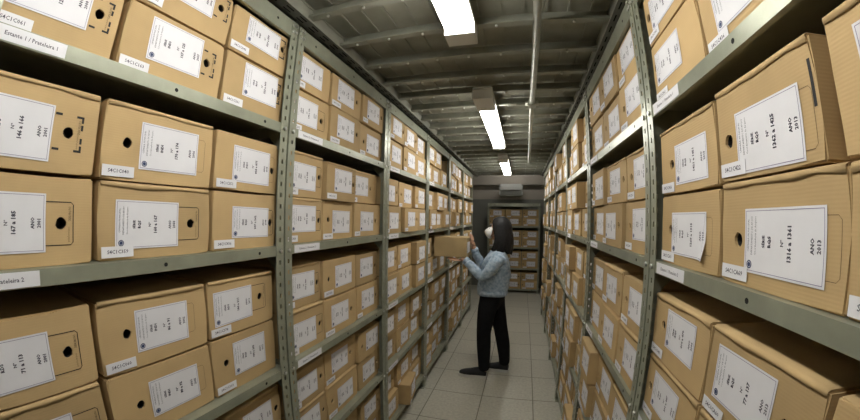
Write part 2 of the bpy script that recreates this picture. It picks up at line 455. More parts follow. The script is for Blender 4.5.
# ------------------------------------------------------------------ archive boxes
def carton_mesh(w, h, d, rng, hole=None, hr=.0115, marks=None, lab=None, detail=True, slit=False):
    """Hollow corrugated box, front at y=-d/2 in local space, base at z=0; a round hand hole in the front, its inside painted black for shade."""
    bm = bmesh.new()
    yf = -d/2
    s = .019
    if hole:
        hx, hz = hole
        xs = sorted({-w/2, -w/6, w/6, w/2} | {hx-s, hx+s})
        xs = [x for x in xs if not (hx-s < x < hx+s)]
        zs = sorted({0, h*.5, h} | {hz-s, hz+s}); zs = [z for z in zs if not (hz-s < z < hz+s)]
    else:
        xs = [-w/2, -w/6, w/6, w/2]; zs = [0, h/2, h]
    V = {}
    for a, x in enumerate(xs):
        for b, z in enumerate(zs): V[a, b] = bm.verts.new((x, yf, z))
    na, nb = len(xs), len(zs)
    for a in range(na-1):
        for b in range(nb-1):
            if hole and abs(xs[a]-(hx-s)) < 1e-6 and abs(zs[b]-(hz-s)) < 1e-6:
                n = 12; ring = []
                for i in range(n):
                    an = 2*PI*i/n - 3*PI/4
                    rr = hr*(1 + rng.uniform(-.1, .1))
                    ring.append(bm.verts.new((hx+rr*math.cos(an), yf, hz+rr*math.sin(an)*1.08)))
                cor = [V[a,b], V[a+1,b], V[a+1,b+1], V[a,b+1]]
                for c in range(4):
                    i0 = c*3
                    bm.faces.new((cor[c], cor[(c+1)%4], ring[(i0+3)%n], ring[(i0+2)%n], ring[i0+1], ring[i0]))
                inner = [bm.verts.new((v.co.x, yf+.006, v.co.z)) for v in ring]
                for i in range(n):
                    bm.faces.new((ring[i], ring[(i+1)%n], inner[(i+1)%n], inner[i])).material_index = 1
                deep = [bm.verts.new((v.co.x, yf+.05, v.co.z)) for v in inner]  # pocket behind the hole, coloured black for the shade inside
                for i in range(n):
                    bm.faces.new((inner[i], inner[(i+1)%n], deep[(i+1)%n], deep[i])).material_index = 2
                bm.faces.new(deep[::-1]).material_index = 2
            else:
                bm.faces.new((V[a,b], V[a+1,b], V[a+1,b+1], V[a,b+1]))
    outline = [V[a,0] for a in range(na)] + [V[na-1,b] for b in range(1, nb)] + [V[a,nb-1] for a in range(na-2, -1, -1)] + [V[0,b] for b in range(nb-2, 0, -1)]
    back = [bm.verts.new((v.co.x, d/2, v.co.z)) for v in outline]
    n = len(outline)
    for i in range(n):
        bm.faces.new((outline[(i+1)%n], outline[i], back[i], back[(i+1)%n]))
    bm.faces.new(back[::-1])
    corner = {(-w/2,0), (w/2,0), (w/2,h), (-w/2,h)}
    ed = []
    for e in bm.edges:
        a, b = e.verts
        on = lambda v: v in osetf or v in osetb
        osetf, osetb = set(outline), set(back)
        if (a in osetf and b in osetf) or (a in osetb and b in osetb): ed.append(e)
        elif (a in osetf and b in osetb) or (b in osetf and a in osetb):
            if any(abs(a.co.x-c[0]) < 1e-6 and abs(a.co.z-c[1]) < 1e-6 for c in corner): ed.append(e)
    # handling wear: sagging top edge, slightly bowed sides, knocked corners
    sag = rng.uniform(0, .004); bow = rng.uniform(-.001, .0025)
    for v in outline:
        if v.co.z > h-1e-6:
            v.co.z -= sag*(1-(2*v.co.x/w)**2) + rng.uniform(0, .0012)
        if abs(abs(v.co.x)-w/2) < 1e-6 and 1e-6 < v.co.z < h-.01:
            v.co.x += math.copysign(bow, v.co.x)
    bmesh.ops.bevel(bm, geom=ed, offset=.0035, segments=2, affect='EDGES', clamp_overlap=True)
    for f in bm.faces: f.smooth = False
    # printed frame round the hand hole
    def strip(x0, x1, z0, z1, mi=2):
        y_ = yf-.0006
        bm.faces.new([bm.verts.new(p) for p in ((x0,y_,z0),(x1,y_,z0),(x1,y_,z1),(x0,y_,z1))]).material_index = mi
    if slit:
        strip(w/2-.011, w/2-.005, h*.42, h*.80)  # black strip paints the shade inside a torn seam
    if marks and lab:
        kind, mx0, mx1, mz0, mz1 = marks
        mx0 -= w/2; mx1 -= w/2
        if kind == 'dash':
            t = .0048
            strip(mx0+.004, mx0+.018, mz1-t, mz1); strip(mx0+.004, mx0+.018, mz0, mz0+t)
            for zz, q in ((mz0, 1), (mz1, -1)):
                strip(mx1-.016, mx1, min(zz, zz+q*t), max(zz, zz+q*t))
                strip(mx1-t, mx1, min(zz, zz+q*.014), max(zz, zz+q*.014))
            zm = (mz0+mz1)/2
            strip(mx1-t, mx1, zm+.008, zm+.020); strip(mx1-t, mx1, zm-.020, zm-.008)
        else:
            t = .0018 if kind == 'solid' else .0009
            mi = 2 if kind == 'solid' else 3
            c = .006
            strip(mx0, mx1-c, mz1-t, mz1, mi); strip(mx0, mx1-c, mz0, mz0+t, mi); strip(mx1-t, mx1, mz0+c, mz1-c, mi)
            for zz, q in ((mz0, 1), (mz1, -1)):
                y_ = yf-.0006
                pts = [(mx1-c, zz), (mx1, zz+q*c), (mx1-t, zz+q*c), (mx1-c, zz+q*t)]
                bm.faces.new([bm.verts.new((p[0], y_, p[1])) for p in pts]).material_index = mi
        if detail and kind != 'thin':
            add_text(bm, 'CAIXA ARQUIVO', .0075, lambda u, v: Vector((mx1-.008-v, yf-.0006, mz1-.024+u)), 2, .0, .03)
            add_text(bm, 'indeformável', .006, lambda u, v: Vector((mx1-.010-v, yf-.0006, mz0+.022+u)), 3, .0, .03)
    return mesh_of(bm, 'carton', [CARD, CARD_EDGE, INK_AND_SHADE, INK_THIN], False)

def lid_mesh(w, h, d, rng):
    """Tuck lid: sheet over the top whose front edge folds down a little over the face."""
    bm = bmesh.new()
    n = 7
    prof = []
    rows = []
    tear = [rng.uniform(.006, .013) for _ in range(n)]
    for i in range(n):
        x = -w/2+.003 + (w-.006)*i/(n-1)
        z = h - rng.uniform(0, .001)
        rows.append([(x, d/2-.004, z+.0015), (x, 0, z+.0025), (x, -d/2+.004, z+.0022), (x, -d/2-.0012, z+.0002), (x, -d/2-.0024, z-.004), (x, -d/2-.0022, z-tear[i])])
    G = [[bm.verts.new(p) for p in r] for r in rows]
    for i in range(n-1):
        for j in range(5):
            bm.faces.new((G[i][j], G[i+1][j], G[i+1][j+1], G[i][j+1]))
    bmesh.ops.recalc_face_normals(bm, faces=list(bm.faces))
    for f in list(bm.faces)[:1]:
        if f.normal.z < 0: bmesh.ops.reverse_faces(bm, faces=list(bm.faces))
    bmesh.ops.solidify(bm, geom=list(bm.faces), thickness=.0016)
    for f in bm.faces: f.smooth = True
    return mesh_of(bm, 'lid_flap', [CARD])

def label_mesh(w, h, rng, lines, big=True, curl=0.0):
    """Printed sheet turned on its side: header and seal at the left edge, lines reading upwards."""
    bm = bmesh.new()
    nx, nz = 8, 5
    th = .0005
    def bend(x, z):
        c = 0.0
        if curl:
            a = max(0, x/w - .75)/.25; b = max(0, .45 - z/h)/.45
            c = curl*a*a*b
        return -th - c
    G = [[bm.verts.new((w*i/nx, bend(w*i/nx, h*j/nz), h*j/nz)) for j in range(nz+1)] for i in range(nx+1)]
    for i in range(nx):
        for j in range(nz):
            f = bm.faces.new((G[i][j], G[i+1][j], G[i+1][j+1], G[i][j+1])); f.smooth = True
    # back of the sheet
    off = -.0004
    def P(pu, pv):       # portrait page: pu across (-h/2..h/2, reading direction = up), pv down from the header (0..w)
        return Vector((pv, bend(pv, h/2+pu)+off, h/2+pu))
    def quad(u0, u1, v0, v1, mi):
        m = 6
        for k in range(m):                          # follow the bend
            a, b = v0+(v1-v0)*k/m, v0+(v1-v0)*(k+1)/m
            bm.faces.new([bm.verts.new(P(*q)) for q in ((u0,a),(u0,b),(u1,b),(u1,a))]).material_index = mi
    e, t = .0035, .0009
    quad(-h/2+e, -h/2+e+t, e, w-e, 2); quad(h/2-e-t, h/2-e, e, w-e, 2)
    quad(-h/2+e, h/2-e, e, e+t, 2); quad(-h/2+e, h/2-e, w-e-t, w-e, 2)
    # seal
    n = 14; c = (-h/2+.014, .0145)
    for rr, mi in ((.0072, 3),):
        bm.faces.new([bm.verts.new(P(c[0]+rr*math.cos(2*PI*i/n), c[1]+rr*math.sin(2*PI*i/n))) for i in range(n)]).material_index = mi
    if big:
        ri = [bm.verts.new(P(c[0]+.0042*math.cos(2*PI*i/n), c[1]+.0042*math.sin(2*PI*i/n))+Vector((0,-.0002,0))) for i in range(n)]
        ro = [bm.verts.new(P(c[0]+.0050*math.cos(2*PI*i/n), c[1]+.0050*math.sin(2*PI*i/n))+Vector((0,-.0002,0))) for i in range(n)]
        for i in range(n): bm.faces.new((ri[i], ro[i], ro[(i+1)%n], ri[(i+1)%n])).material_index = 0
    def T(s, size, u, v, mi=1, bold=.0, mw=None):
        add_text(bm, s, size, lambda a, b: P(u+a, v-b), mi, bold, mw)
    for k, (s, q) in enumerate((('CÂMARA MUNICIPAL', .06), ('DEPARTAMENTO DE APOIO', .064), ('Coordenadoria de Arquivo', .066))):
        T(s, .0058, .009, .0105+.0095*k, 1, 0, min(q, h-.034))
    serie, num, ano = lines
    kk = w/.165
    T('SÉRIE', .0085, 0, .046*kk, 1, .03); T(serie, .0098, 0, .059*kk, 1, .04)
    T('Nº', .0095, 0, .086*kk, 1, .02); T(num, .0112, 0, .101*kk, 1, .045, h*.8)
    T('ANO', .0095, 0, w-.025, 1, .035); T(ano, .0095, 0, w-.0125, 1, .035)
    return mesh_of(bm, 'paper_label', [PAPER, PAPER_INK, PAPER_BORDER, SEAL])

def sticker_mesh(text, w=.078, h=.025):
    bm = bmesh.new()
    add_box(bm, 0, w, -.0014, -.0006, 0, h)
    add_text(bm, text, .0118, lambda u, v: Vector((w/2+u, -.0018, h/2+v)), 1, .012, w*.85)
    return mesh_of(bm, 'code_sticker', [PAPER, PAPER_INK])

POOL_R = random.Random(4)
LAB_POOL, STK_POOL = [], []
for k in range(14):
    a = POOL_R.randint(1, 30)*43; b = a + POOL_R.randint(18, 60)
    LAB_POOL.append(label_mesh(.162, .108, POOL_R, (POOL_R.choice(['RQS', 'RDS', 'INDI', 'PL']), '%d a %d' % (a, b), str(POOL_R.randint(1999, 2014))), False))
for k in range(14):
    STK_POOL.append(sticker_mesh('S4C1C%03d' % POOL_R.randint(20, 480)))

SHELFWORD = ['top', 'second', 'third', 'fourth', 'bottom']      # A..E counted downwards
ROWW = ['lower', 'upper']
COLW = ['near', 'middle', 'far']

# overrides: key (side, bay, shelf, row, col) -> dict ; all in metres, x measured from the box's left edge as seen from the aisle
OV = {}
def ov(side, bay, shelf, row, col, **k): OV[side, bay, shelf, row, col] = k
L_, R__ = 'L', 'R'
# --- rack the woman faces, first bay (near = 0)
ov('L',0,0,0,0, hs='R', mk='dash', num='126 a 145', ano='2000')
ov('L',0,0,1,0, hs='R', mk='dash')
ov('L',0,0,0,1, hs='R', mk='dash', lab=(.075,.232,.028,.140), num='107 a 125', ano='2007')
ov('L',0,0,1,1, hs='R', mk='dash')
ov('L',0,0,0,2, hs='R', mk='dash', lab=(.075,.235,.03,.142), hole=.250)
ov('L',0,0,1,2, hs='R', mk='dash', lab=(.062,.222,.033,.148), hole=.240)
ov('L',0,1,0,0, hs='R', mk='solid', num='167 a 185', ano='2001', lab=(.03,.200,.032,.146), hole=.232, nostick=True)
ov('L',0,1,1,0, hs='R', mk='dash', num='146 a 166', ano='2001', lab=(.03,.202,.030,.142), hole=.236, nostick=True)
ov('L',0,1,0,1, hs='R', mk='solid', num='160 a 167', ano='2000', lab=(.038,.205,.030,.142), hole=.246, code='S4C1C359')
ov('L',0,1,1,1, hs='L', mk='thin', num='170 a 174', ano='2006', lab=(.092,.256,.036,.148), hole=.061, code='S4C1C040')
ov('L',0,1,0,2, hs='R', mk='solid', lab=(.066,.226,.035,.140), hole=.243)
ov('L',0,1,1,2, hs='R', mk='thin', lab=(.064,.226,.034,.147), hole=.241)
ov('L',0,2,0,0, hs='R', mk='solid', lab=(.03,.20,.03,.14), hole=.235, nostick=True)
ov('L',0,2,1,0, hs='R', mk='solid', num='71 a 113', ano='2001', lab=(.03,.197,.046,.152), hole=.233, nostick=True)
ov('L',0,2,0,1, hs='L', mk='thin', num='80 a 92', lab=(.098,.252,.06,.165), hole=.07, nostick=True)
ov('L',0,2,1,1, hs='L', mk='thin', num='86 a 91', lab=(.088,.24,.047,.155), hole=.062, code='S4C1C060')
ov('L',0,2,0,2, hs='L', mk='none', lab=(.085,.235,.07,.185), hole=.055, nolid=True)
ov('L',0,2,1,2, hs='R', mk='solid', lab=(.028,.182,.05,.155), hole=.220)
ov('L',0,3,1,2, hs='R', mk='none', lab=(.09,.235,.035,.14), hole=.262, nostick=True)
# second bay
ov('L',1,0,1,0, hs='L', mk='none', lab=(.056,.22,.035,.14), hole=.022)
ov('L',1,0,0,0, hs='R', mk='solid', lab=(.04,.198,.035,.145), hole=.228, )
ov('L',1,0,1,1, hs='R', mk='none'); ov('L',1,0,0,1, hs='R', mk='none')
ov('L',1,1,1,0, hs='R', mk='solid'); ov('L',1,1,0,0, hs='R', mk='solid')
ov('L',1,1,1,1, hs='R', mk='solid'); ov('L',1,1,0,1, hs='L', mk='none')
ov('L',1,1,1,2, hs='R', mk='none', back=.03, rot=-1.5); ov('L',1,1,0,2, hs='R', mk='none')
ov('L',1,2,1,0, hs='R', mk='solid'); ov('L',1,2,0,0, hs='R', mk='solid')
ov('L',1,2,1,1, hs='L', mk='none'); ov('L',1,2,0,1, hs='R', mk='none')
ov('L',1,2,1,2, hs='R', mk='none'); ov('L',1,2,0,2, hs='R', mk='none')
ov('L',1,3,1,0, hs='R', mk='none'); ov('L',1,3,0,0, hs='R', mk='none'); ov('L',1,3,1,1, hs='R', mk='none')
ov('L',1,3,0,1, hs='L', mk='none'); ov('L',1,3,1,2, hs='L', mk='none'); ov('L',1,3,0,2, hs='R', mk='none')
# third bay
ov('L',2,0,1,0, hs='R', mk='none'); ov('L',2,0,0,0, hs='L', mk='none'); ov('L',2,0,0,1, hs='L', mk='none')
ov('L',2,1,1,0, hs='R', mk='none'); ov('L',2,1,1,1, hs='L', mk='none'); ov('L',2,1,1,2, hs='L', mk='none')
ov('L',2,1,0,0, hs='R', mk='none'); ov('L',2,1,0,1, hs='R', mk='none')
ov('L',2,2,1,2, back=-.045); ov('L',2,2,0,2, back=-.04)
ov('L',2,4,0,1, back=-.07, rot=8, toward='pulled askew')
# --- rack behind the woman, first bay (col 0 = far/left as seen, 2 = near the camera)
ov('R',0,1,0,0, hs='L', mk='thin', lab=(.055,.232,.032,.135), hole=.042, num='1269 a 1315', ano='2013', curl=.012)
ov('R',0,1,0,1, hs='L', mk='thin', lab=(.073,.252,.034,.138), hole=.05, num='1316 a 1361', ano='2013', code='S4C1CA69')
ov('R',0,1,1,0, hs='L', mk='none', lab=(.072,.235,.028,.126), hole=.05, num='1421 a 1451', ano='2013')
ov('R',0,1,1,1, hs='L', mk='thin', lab=(.065,.236,.028,.138), hole=.045, num='1362 a 1425', ano='2013', code='S4C1C422', tilt=1.2, slit=True)
ov('R',0,1,1,2, nostick=True)
ov('R',0,2,1,0, hs='L', mk='none', lab=(.068,.226,.052,.155), hole=.045)
ov('R',0,2,1,1, hs='R', mk='none', lab=(.03,.205,.04,.148), hole=.235, num='77 a 137', ano='2013', code='S4C1CA60')
ov('R',0,2,0,0, hs='L', mk='none', lab=(.07,.23,.05,.155), hole=.045)
ov('R',0,0,0,0, hs='L', mk='none', lab=(.048,.208,.03,.132), hole=.022)
ov('R',0,0,0,1, hs='R', mk='none', lab=(.05,.225,.03,.145), hole=.25)
ov('R',0,0,1,0, hs='L', mk='none', lab=(.04,.20,.03,.13), hole=.016)
# second bay of that rack
ov('R',1,1,1,0, hs='L', mk='none'); ov('R',1,1,1,1, hs='R', mk='none', lab=(.05,.21,.04,.145), hole=.25); ov('R',1,1,1,2, hs='L', mk='none')
ov('R',1,1,0,0, hs='L', mk='none'); ov('R',1,1,0,1, hs='R', mk='none', lab=(.05,.21,.03,.14), hole=.245, back=-.012); ov('R',1,1,0,2, hs='L', mk='none')
ov('R',1,2,1,2, hs='L', mk='none'); ov('R',1,2,0,1, hs='L', mk='none'); ov('R',1,2,0,0, hs='R', mk='none')
ov('R',1,3,1,0, back=-.035, nostick=True); ov('R',1,3,1,1, back=.01); ov('R',1,3,0,0, back=-.02)

# measured places of labels and hand holes on the closest boxes: y from, y to, z from, z to, hole y, hole z on the rack's front plane
APP = {('L',0,1,1,1): (.397,.562,1.696,1.807,.365,1.752), ('L',0,1,0,1): (.345,.511,1.514,1.624,.551,1.570),
       ('L',0,1,1,2): (.688,.848,1.695,1.806,.865,1.748), ('L',0,1,0,2): (.694,.851,1.525,1.621,.868,1.570),
       ('L',0,1,1,0): (.033,.198,1.691,1.801,.232,1.750), ('L',0,1,0,0): (.033,.197,1.517,1.628,.228,1.571),
       ('L',0,2,1,0): (.03,.189,1.262,1.363,.224,1.313), ('L',0,2,1,1): (.382,.530,1.268,1.370,.361,1.319),
       ('L',0,2,0,1): (.395,.544,1.090,1.187,.367,1.137), ('L',0,2,1,2): (.619,.772,1.268,1.371,.810,1.326),
       ('L',0,2,0,2): (.680,.820,1.095,1.203,.652,1.148), ('L',0,0,0,0): (.06,.225,1.966,2.076,.246,2.017),
       ('L',0,0,0,1): (.375,.536,1.960,2.073,.555,2.015), ('L',0,0,1,1): (.380,.542,2.150,2.255,.569,2.202),
       ('L',0,0,1,2): (.684,.843,2.146,2.257,.862,2.196), ('L',0,0,0,2): (.700,.858,1.967,2.077,.874,2.023),
       ('R',0,1,0,0): (.844,.678,1.517,1.618,.852,1.575), ('R',0,1,0,1): (.545,.370,1.516,1.619,.566,1.567),
       ('R',0,1,1,0): (.818,.664,1.684,1.780,.841,1.738), ('R',0,1,1,1): (.561,.402,1.678,1.784,.587,1.741),
       ('R',0,2,1,0): (.837,.685,1.280,1.378,.861,1.327), ('R',0,0,0,0): (.885,.729,1.961,2.053,.914,2.017)}

def col_edges(side, bay, shelf, row):
    """Box edges along a bay, measured from the bay's left end as seen from the aisle."""
    if side == 'L' and bay == 0:                 # bay starts at y=.0152
        if shelf <= 1: return [(.0, .285), (.300, .611), (.624, .905)]
        return [(.0, .277), (.293, .603), (.612, .905)]
    if side == 'L' and bay == 1:
        if shelf == 0: return [(.012, .292), (.302, .590), (.606, .885)]
        if shelf == 1: return [(.010, .284), (.292, .558), (.568, .885)]
        return [(.010, .296), (.306, .612), (.622, .905)]
    if side == 'R' and bay == 0:                 # bay left end is y=.986
        if shelf == 1 and row: return [(.045, .333), (.343, .604), (.634, .890)]
        if shelf in (1, 0): return [(.045, .333), (.345, .636), (.640, .886)]
        return [(.012, .330), (.340, .640), (.650, .905)]
    return [(.012, .303), (.311, .603), (.612, .904)]

boxes = []      # collected specs, then the largest are built one by one
RNG = random.Random(11)
def plan_side(side):
    for bay in range(NB):
        for shelf in range(5):
            zl = LEVELS[4-shelf] + LIP
            for col in range(3):
                g = OV.get((side, bay, shelf, 0, col), {})
                rr = random.Random(hash((side == 'L', bay, shelf, col)) & 0xffff)
                h0 = .178 + rr.uniform(-.004, .004)
                if shelf == 0: h0 = .176
                if shelf == 2: h0 = .184 + rr.uniform(-.003, .003)
                for row in range(2):
                    o = OV.get((side, bay, shelf, row, col), {})
                    r = random.Random(hash((side == 'L', bay, shelf, col, row, 7)) & 0xffffff)
                    if side == 'L' and bay == 3 and shelf == 2 and row == 1 and col == 1: continue    # slot for the box in her hands
                    if bay >= 3 and row == 1 and r.random() < .05 and not o: continue
                    e0, e1 = col_edges(side, bay, shelf, row)[col]
                    jit = r.uniform(-.004, .004) if bay else r.uniform(-.001, .001)
                    h = h0 if row == 0 else (.160 if shelf == 0 else .176 + r.uniform(-.006, .004))
                    sb = (.022 if shelf < 2 else .036) if side == 'L' else .016
                    sb += o.get('back', 0 if not bay else r.choice([0, 0, .004, .008, -.004, -.008]) if bay < 2 else r.choice([0, .004, .012, -.010, -.02, .02, -.035]))
                    e0_ = max(e0+jit, .026); e1_ = min(e1+jit+(r.uniform(-.004, .002) if bay else 0), (BAYW if side == 'L' else WR) - .026)
                    if 'toward' in o: e0_ += .022; e1_ -= .022
                    if sb < .010:
                        if e0_ < .048: e0_ = .048
                        if e1_ > (BAYW if side == 'L' else WR) - .048: e1_ = (BAYW if side == 'L' else WR) - .048
                    boxes.append(dict(shift=e0_-(e0+jit), side=side, bay=bay, shelf=shelf, row=row, col=col, e0=e0_, e1=e1_,
                                      z=zl + .001 + (h0+.0055 if row else 0), h=h, sb=sb, o=o, r=r))
plan_side('L'); plan_side('R')

def place(b):
    w = b['e1'] - b['e0']; mid = (b['e0'] + b['e1'])/2; d = min(.345, .388 - b['sb'])
    if b['side'] == 'L':
        return (XL - b['sb'] - d/2, YL0 + (b['bay']-1)*BAYW + mid, b['z']), PI/2, w, d
    return (XR + b['sb'] + d/2, YR0 + b['bay']*WR - mid, b['z']), -PI/2, w, d

# apparent size of each box's face from the aisle entrance decides which are built singly
M3i = M3.inverted()
def project(p):
    c = M3i @ (Vector(p) - Vector((0, 0, 1.6)))
    x_, y_, z_ = c.x, -c.y, -c.z
    rho = math.hypot(x_, y_); th = math.atan2(rho, z_)
    if th > 1.5: return None
    r = 326.27*(th + .0952*th**3 + .0083*th**5)
    return 430 + r*x_/rho, 210 + r*y_/rho
def shown(b):
    loc, rz, w, d = place(b)
    xf = XL - b['sb'] if b['side'] == 'L' else XR + b['sb']
    P = []
    for yy in (loc[1]-w/2, loc[1]+w/2):
        for zz in (loc[2], loc[2]+b['h']):
            q = project((xf, yy, zz))
            if q is not None: P.append(q)
    if not P: return 0, False
    if len(P) < 4: return 1500.0, any(-6 < p[0] < 866 and -6 < p[1] < 426 for p in P)
    x0, x1 = min(p[0] for p in P), max(p[0] for p in P); y0, y1 = min(p[1] for p in P), max(p[1] for p in P)
    inside = x1 > -6 and x0 < 866 and y1 > -6 and y0 < 426
    vx = max(0, min(x1, 860)-max(x0, 0)); vy = max(0, min(y1, 420)-max(y0, 0))
    return vx*vy, inside
for b in boxes: b['area'], b['in'] = shown(b)
seen = sorted((b for b in boxes if b['in']), key=lambda b: -b['area'])

RACKW = {'L': 'rack the woman faces', 'R': 'rack behind the woman'}
def box_label(b):
    o = b['o']
    colw = COLW[b['col']] if b['side'] == 'L' else COLW[2-b['col']]
    lead = 'archive box'
    if o.get('toward'): lead = 'askew archive box'
    elif o.get('num') and b['area'] > 2500: lead = 'box numbered ' + o['num']
    elif b['sb'] < -.02: lead = 'jutting archive box'
    return '%s, %s %s on %s shelf, %s bay, %s' % (lead, ROWW[b['row']], colw, SHELFWORD[b['shelf']], ORD[b['bay']], RACKW[b['side']])

def build_box(b, single=True):
    loc, rz, w, d = place(b); o, r, h = b['o'], b['r'], b['h']
    hs = o.get('hs') or (r.choice('RRRL') if b['side'] == 'L' else r.choice('LLLR'))
    if 'lab' in o: lx0, lx1, lz0, lz1 = o['lab']; hx = o.get('hole', lx1 + .033 if hs == 'R' else .048); lx0 -= b['shift']; lx1 -= b['shift']; hx -= b['shift']
    elif hs == 'R':
        lx0 = .045 + r.uniform(-.006, .02); lx1 = lx0 + .160; hx = lx1 + .033
    else:
        lx0 = .082 + r.uniform(-.006, .02); lx1 = lx0 + .160; hx = .046 + r.uniform(-.006, .004)
    if 'lab' not in o:
        lz0 = .034 + r.uniform(-.008, .01); lz1 = lz0 + .107
    key = (b['side'], b['bay'], b['shelf'], b['row'], b['col'])
    hz_ = None
    if key in APP:
        ya, yb, za, zb_, yh, zh = APP[key]
        xp = abs(XL) if b['side'] == 'L' else XR
        kk = (xp + b['sb'])/xp
        if b['side'] == 'L': fx = lambda y: y*kk - (YL0 - BAYW) - b['e0']
        else: fx = lambda y: YR0 - y*kk - b['e0']
        fz = lambda z: 1.6 + (z - 1.6)*kk - b['z']
        lx0, lx1, lz0, lz1, hx, hz_ = max(.004, fx(ya)), fx(yb), fz(za), fz(zb_), fx(yh), fz(zh)
    lz1 = min(lz1, h-.012); lx1 = min(lx1, w-.012); hx = min(hx, w-.022)
    hz = .088 + r.uniform(-.006, .006)
    if hz_ is not None: hz = min(hz_, h-.03)
    mk = o.get('mk') or r.choice(['none', 'thin', 'solid', 'none'])
    marks = None
    if mk == 'dash': marks = ('dash', lx1, min(hx+.030, w-.012), hz-.038, hz+.038)
    elif mk == 'solid': marks = ('solid', lx1-.004, min(hx+.026, w-.010), hz-.044, hz+.044) if hs == 'R' else None
    elif mk == 'thin': marks = ('thin', lx1-.004, min(lx1+.024, w-.008), lz0+.012, lz1-.012)
    if mk == 'solid' and hs == 'L': marks = ('thin', lx1-.004, min(lx1+.024, w-.008), lz0+.012, lz1-.012)
    big = b['area'] > 900
    hx = max(hx, .022)
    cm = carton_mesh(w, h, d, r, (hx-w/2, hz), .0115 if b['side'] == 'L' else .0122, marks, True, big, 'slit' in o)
    t = thing('archive_box', box_label(b), 'box', loc, rz + math.radians(o.get('rot', r.uniform(-.3, .3))), 'archive boxes on the ' + RACKW[b['side']])
    if 'tilt' in o: t.rotation_euler = (0, 0, rz)
    c = link('carton', cm, t)
    if big and not o.get('nolid') and b['shelf'] >= 1 and r.random() < .75:
        link('lid_flap', lid_mesh(w, h, d, r), t)
    lw, lh = lx1-lx0, lz1-lz0
    if big or 'num' in o:
        a0 = r.randint(2, 40)*23
        ser = 'RQS' if b['side'] == 'R' else r.choice(['RDS', 'RQS', 'INDI'])
        lm = label_mesh(lw, lh, r, (ser, o.get('num', '%d a %d' % (a0, a0+r.randint(15, 60))), o.get('ano', str(r.randint(2000, 2013)))), True, o.get('curl', 0))
        lb = link('paper_label', lm, t, (lx0-w/2, -d/2-.0010, lz0))
    else:
        lm = r.choice(LAB_POOL)
        lb = link('paper_label', lm, t, (lx0-w/2, -d/2-.0010, lz0)); lb.scale = (lw/.162, 1, lh/.108)
    lb.rotation_euler = (0, math.radians(r.uniform(-1.0, 1.0)), 0)
    if not o.get('nostick') and (big or r.random() < .8):
        sm = sticker_mesh(o['code']) if 'code' in o else r.choice(STK_POOL)
        s = link('code_sticker', sm, t, (-w/2+.003+r.uniform(0, .004), -d/2-.0016, .003+r.uniform(0, .005)))
        if b['area'] < 900 and b['bay'] > 0: s.scale = (.75, 1, .95)
    return t

SINGLE = 282
for b in seen[:SINGLE]: build_box(b)
rest = seen[SINGLE:]
if rest:                                           # the few smallest far-end cartons, beyond what one can count
    bm = bmesh.new()
    for b in rest:
        loc, rz, w, d = place(b)
        mt = Matrix.Translation(loc) @ Matrix.Rotation(rz, 4, 'Z')
        b2 = bmesh.new(); add_box(b2, -w/2, w/2, -d/2, d/2, 0, b['h'])
        bmesh.ops.bevel(b2, geom=list(b2.edges), offset=.0035, segments=1, affect='EDGES')
        x0 = -w/2 + (.05 if b['r'].random() < .7 else .085); z0 = .034
        add_box(b2, x0, x0+.16, -d/2-.001, -d/2-.0004, z0, z0+.107, 1)
        add_tube(b2, (x0+.19, -d/2-.0006, .088), (x0+.19, -d/2+.002, .088), .010, 10, 2)  # black disc painted for the shade in the hand hole
        merge(bm, b2, mt)
    o = link('archive_boxes', mesh_of(bm, 'archive_boxes', [CARD, PAPER, INK_AND_SHADE]))
    o['kind'] = 'stuff'; o['label'] = 'remaining small archive boxes in the last bays of both racks'; o['category'] = 'boxes'; o['group'] = 'archive boxes in the last bays'

# ------------------------------------------------------------------ rack across the far end
BY = 7.06
BLV = [0.05, .50, .95, 1.40]
bw = 1.12
t = rack_unit((-.70, BY, 0), 0, bw, 'dark steel shelving unit standing across the far end wall', 'end shelving', levels=BLV, label_x=None)
for sh in range(4):
    zb = BLV[3-sh] + LIP + .001
    for row in range(2):
        for col in range(3):
            r = random.Random(500 + sh*10 + row*4 + col)
            w, h, d = .345, .175, .36
            x0 = .022 + col*.362
            loc = (-.70 + x0 + w/2, BY + .012 + d/2 + r.uniform(-.004, .01), zb + row*.178)
            lab = 'archive box, %s %s on %s shelf of the end wall rack' % (ROWW[row], ['first', 'centre', 'third'][col], ['top', 'second', 'third', 'bottom'][sh])
            t = thing('archive_box', lab, 'box', loc, r.uniform(-.01, .01), 'archive boxes on the end wall rack')
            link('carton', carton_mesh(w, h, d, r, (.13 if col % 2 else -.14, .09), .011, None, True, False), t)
            lb = link('paper_label', r.choice(LAB_POOL), t, (-.075 + r.uniform(-.01, .02), -d/2-.001, .04)); lb.scale = (1.12, 1, 1.0)
            s = link('code_sticker', r.choice(STK_POOL), t, (-w/2+.03, -d/2-.0016, .01))

# air conditioner over that rack
t = thing('air_conditioner', 'white wall air conditioner mounted high above the end rack', 'air conditioner', (-.215, YB-.101, 2.10))
bm = bmesh.new(); add_bevel_box(bm, -.26, .26, -.17, 0, .10, .265, .03, 4); add_bevel_box(bm, -.26, .26, -.15, 0, .0, .12, .02, 3); link('casing', mesh_of(bm, 'casing', [ACW]), t)
bm = bmesh.new()
for k in range(4): add_box(bm, -.24, .24, -.155, -.148, .015+.022*k, .030+.022*k)
link('louvre', mesh_of(bm, 'louvre', [WALLD]), t)

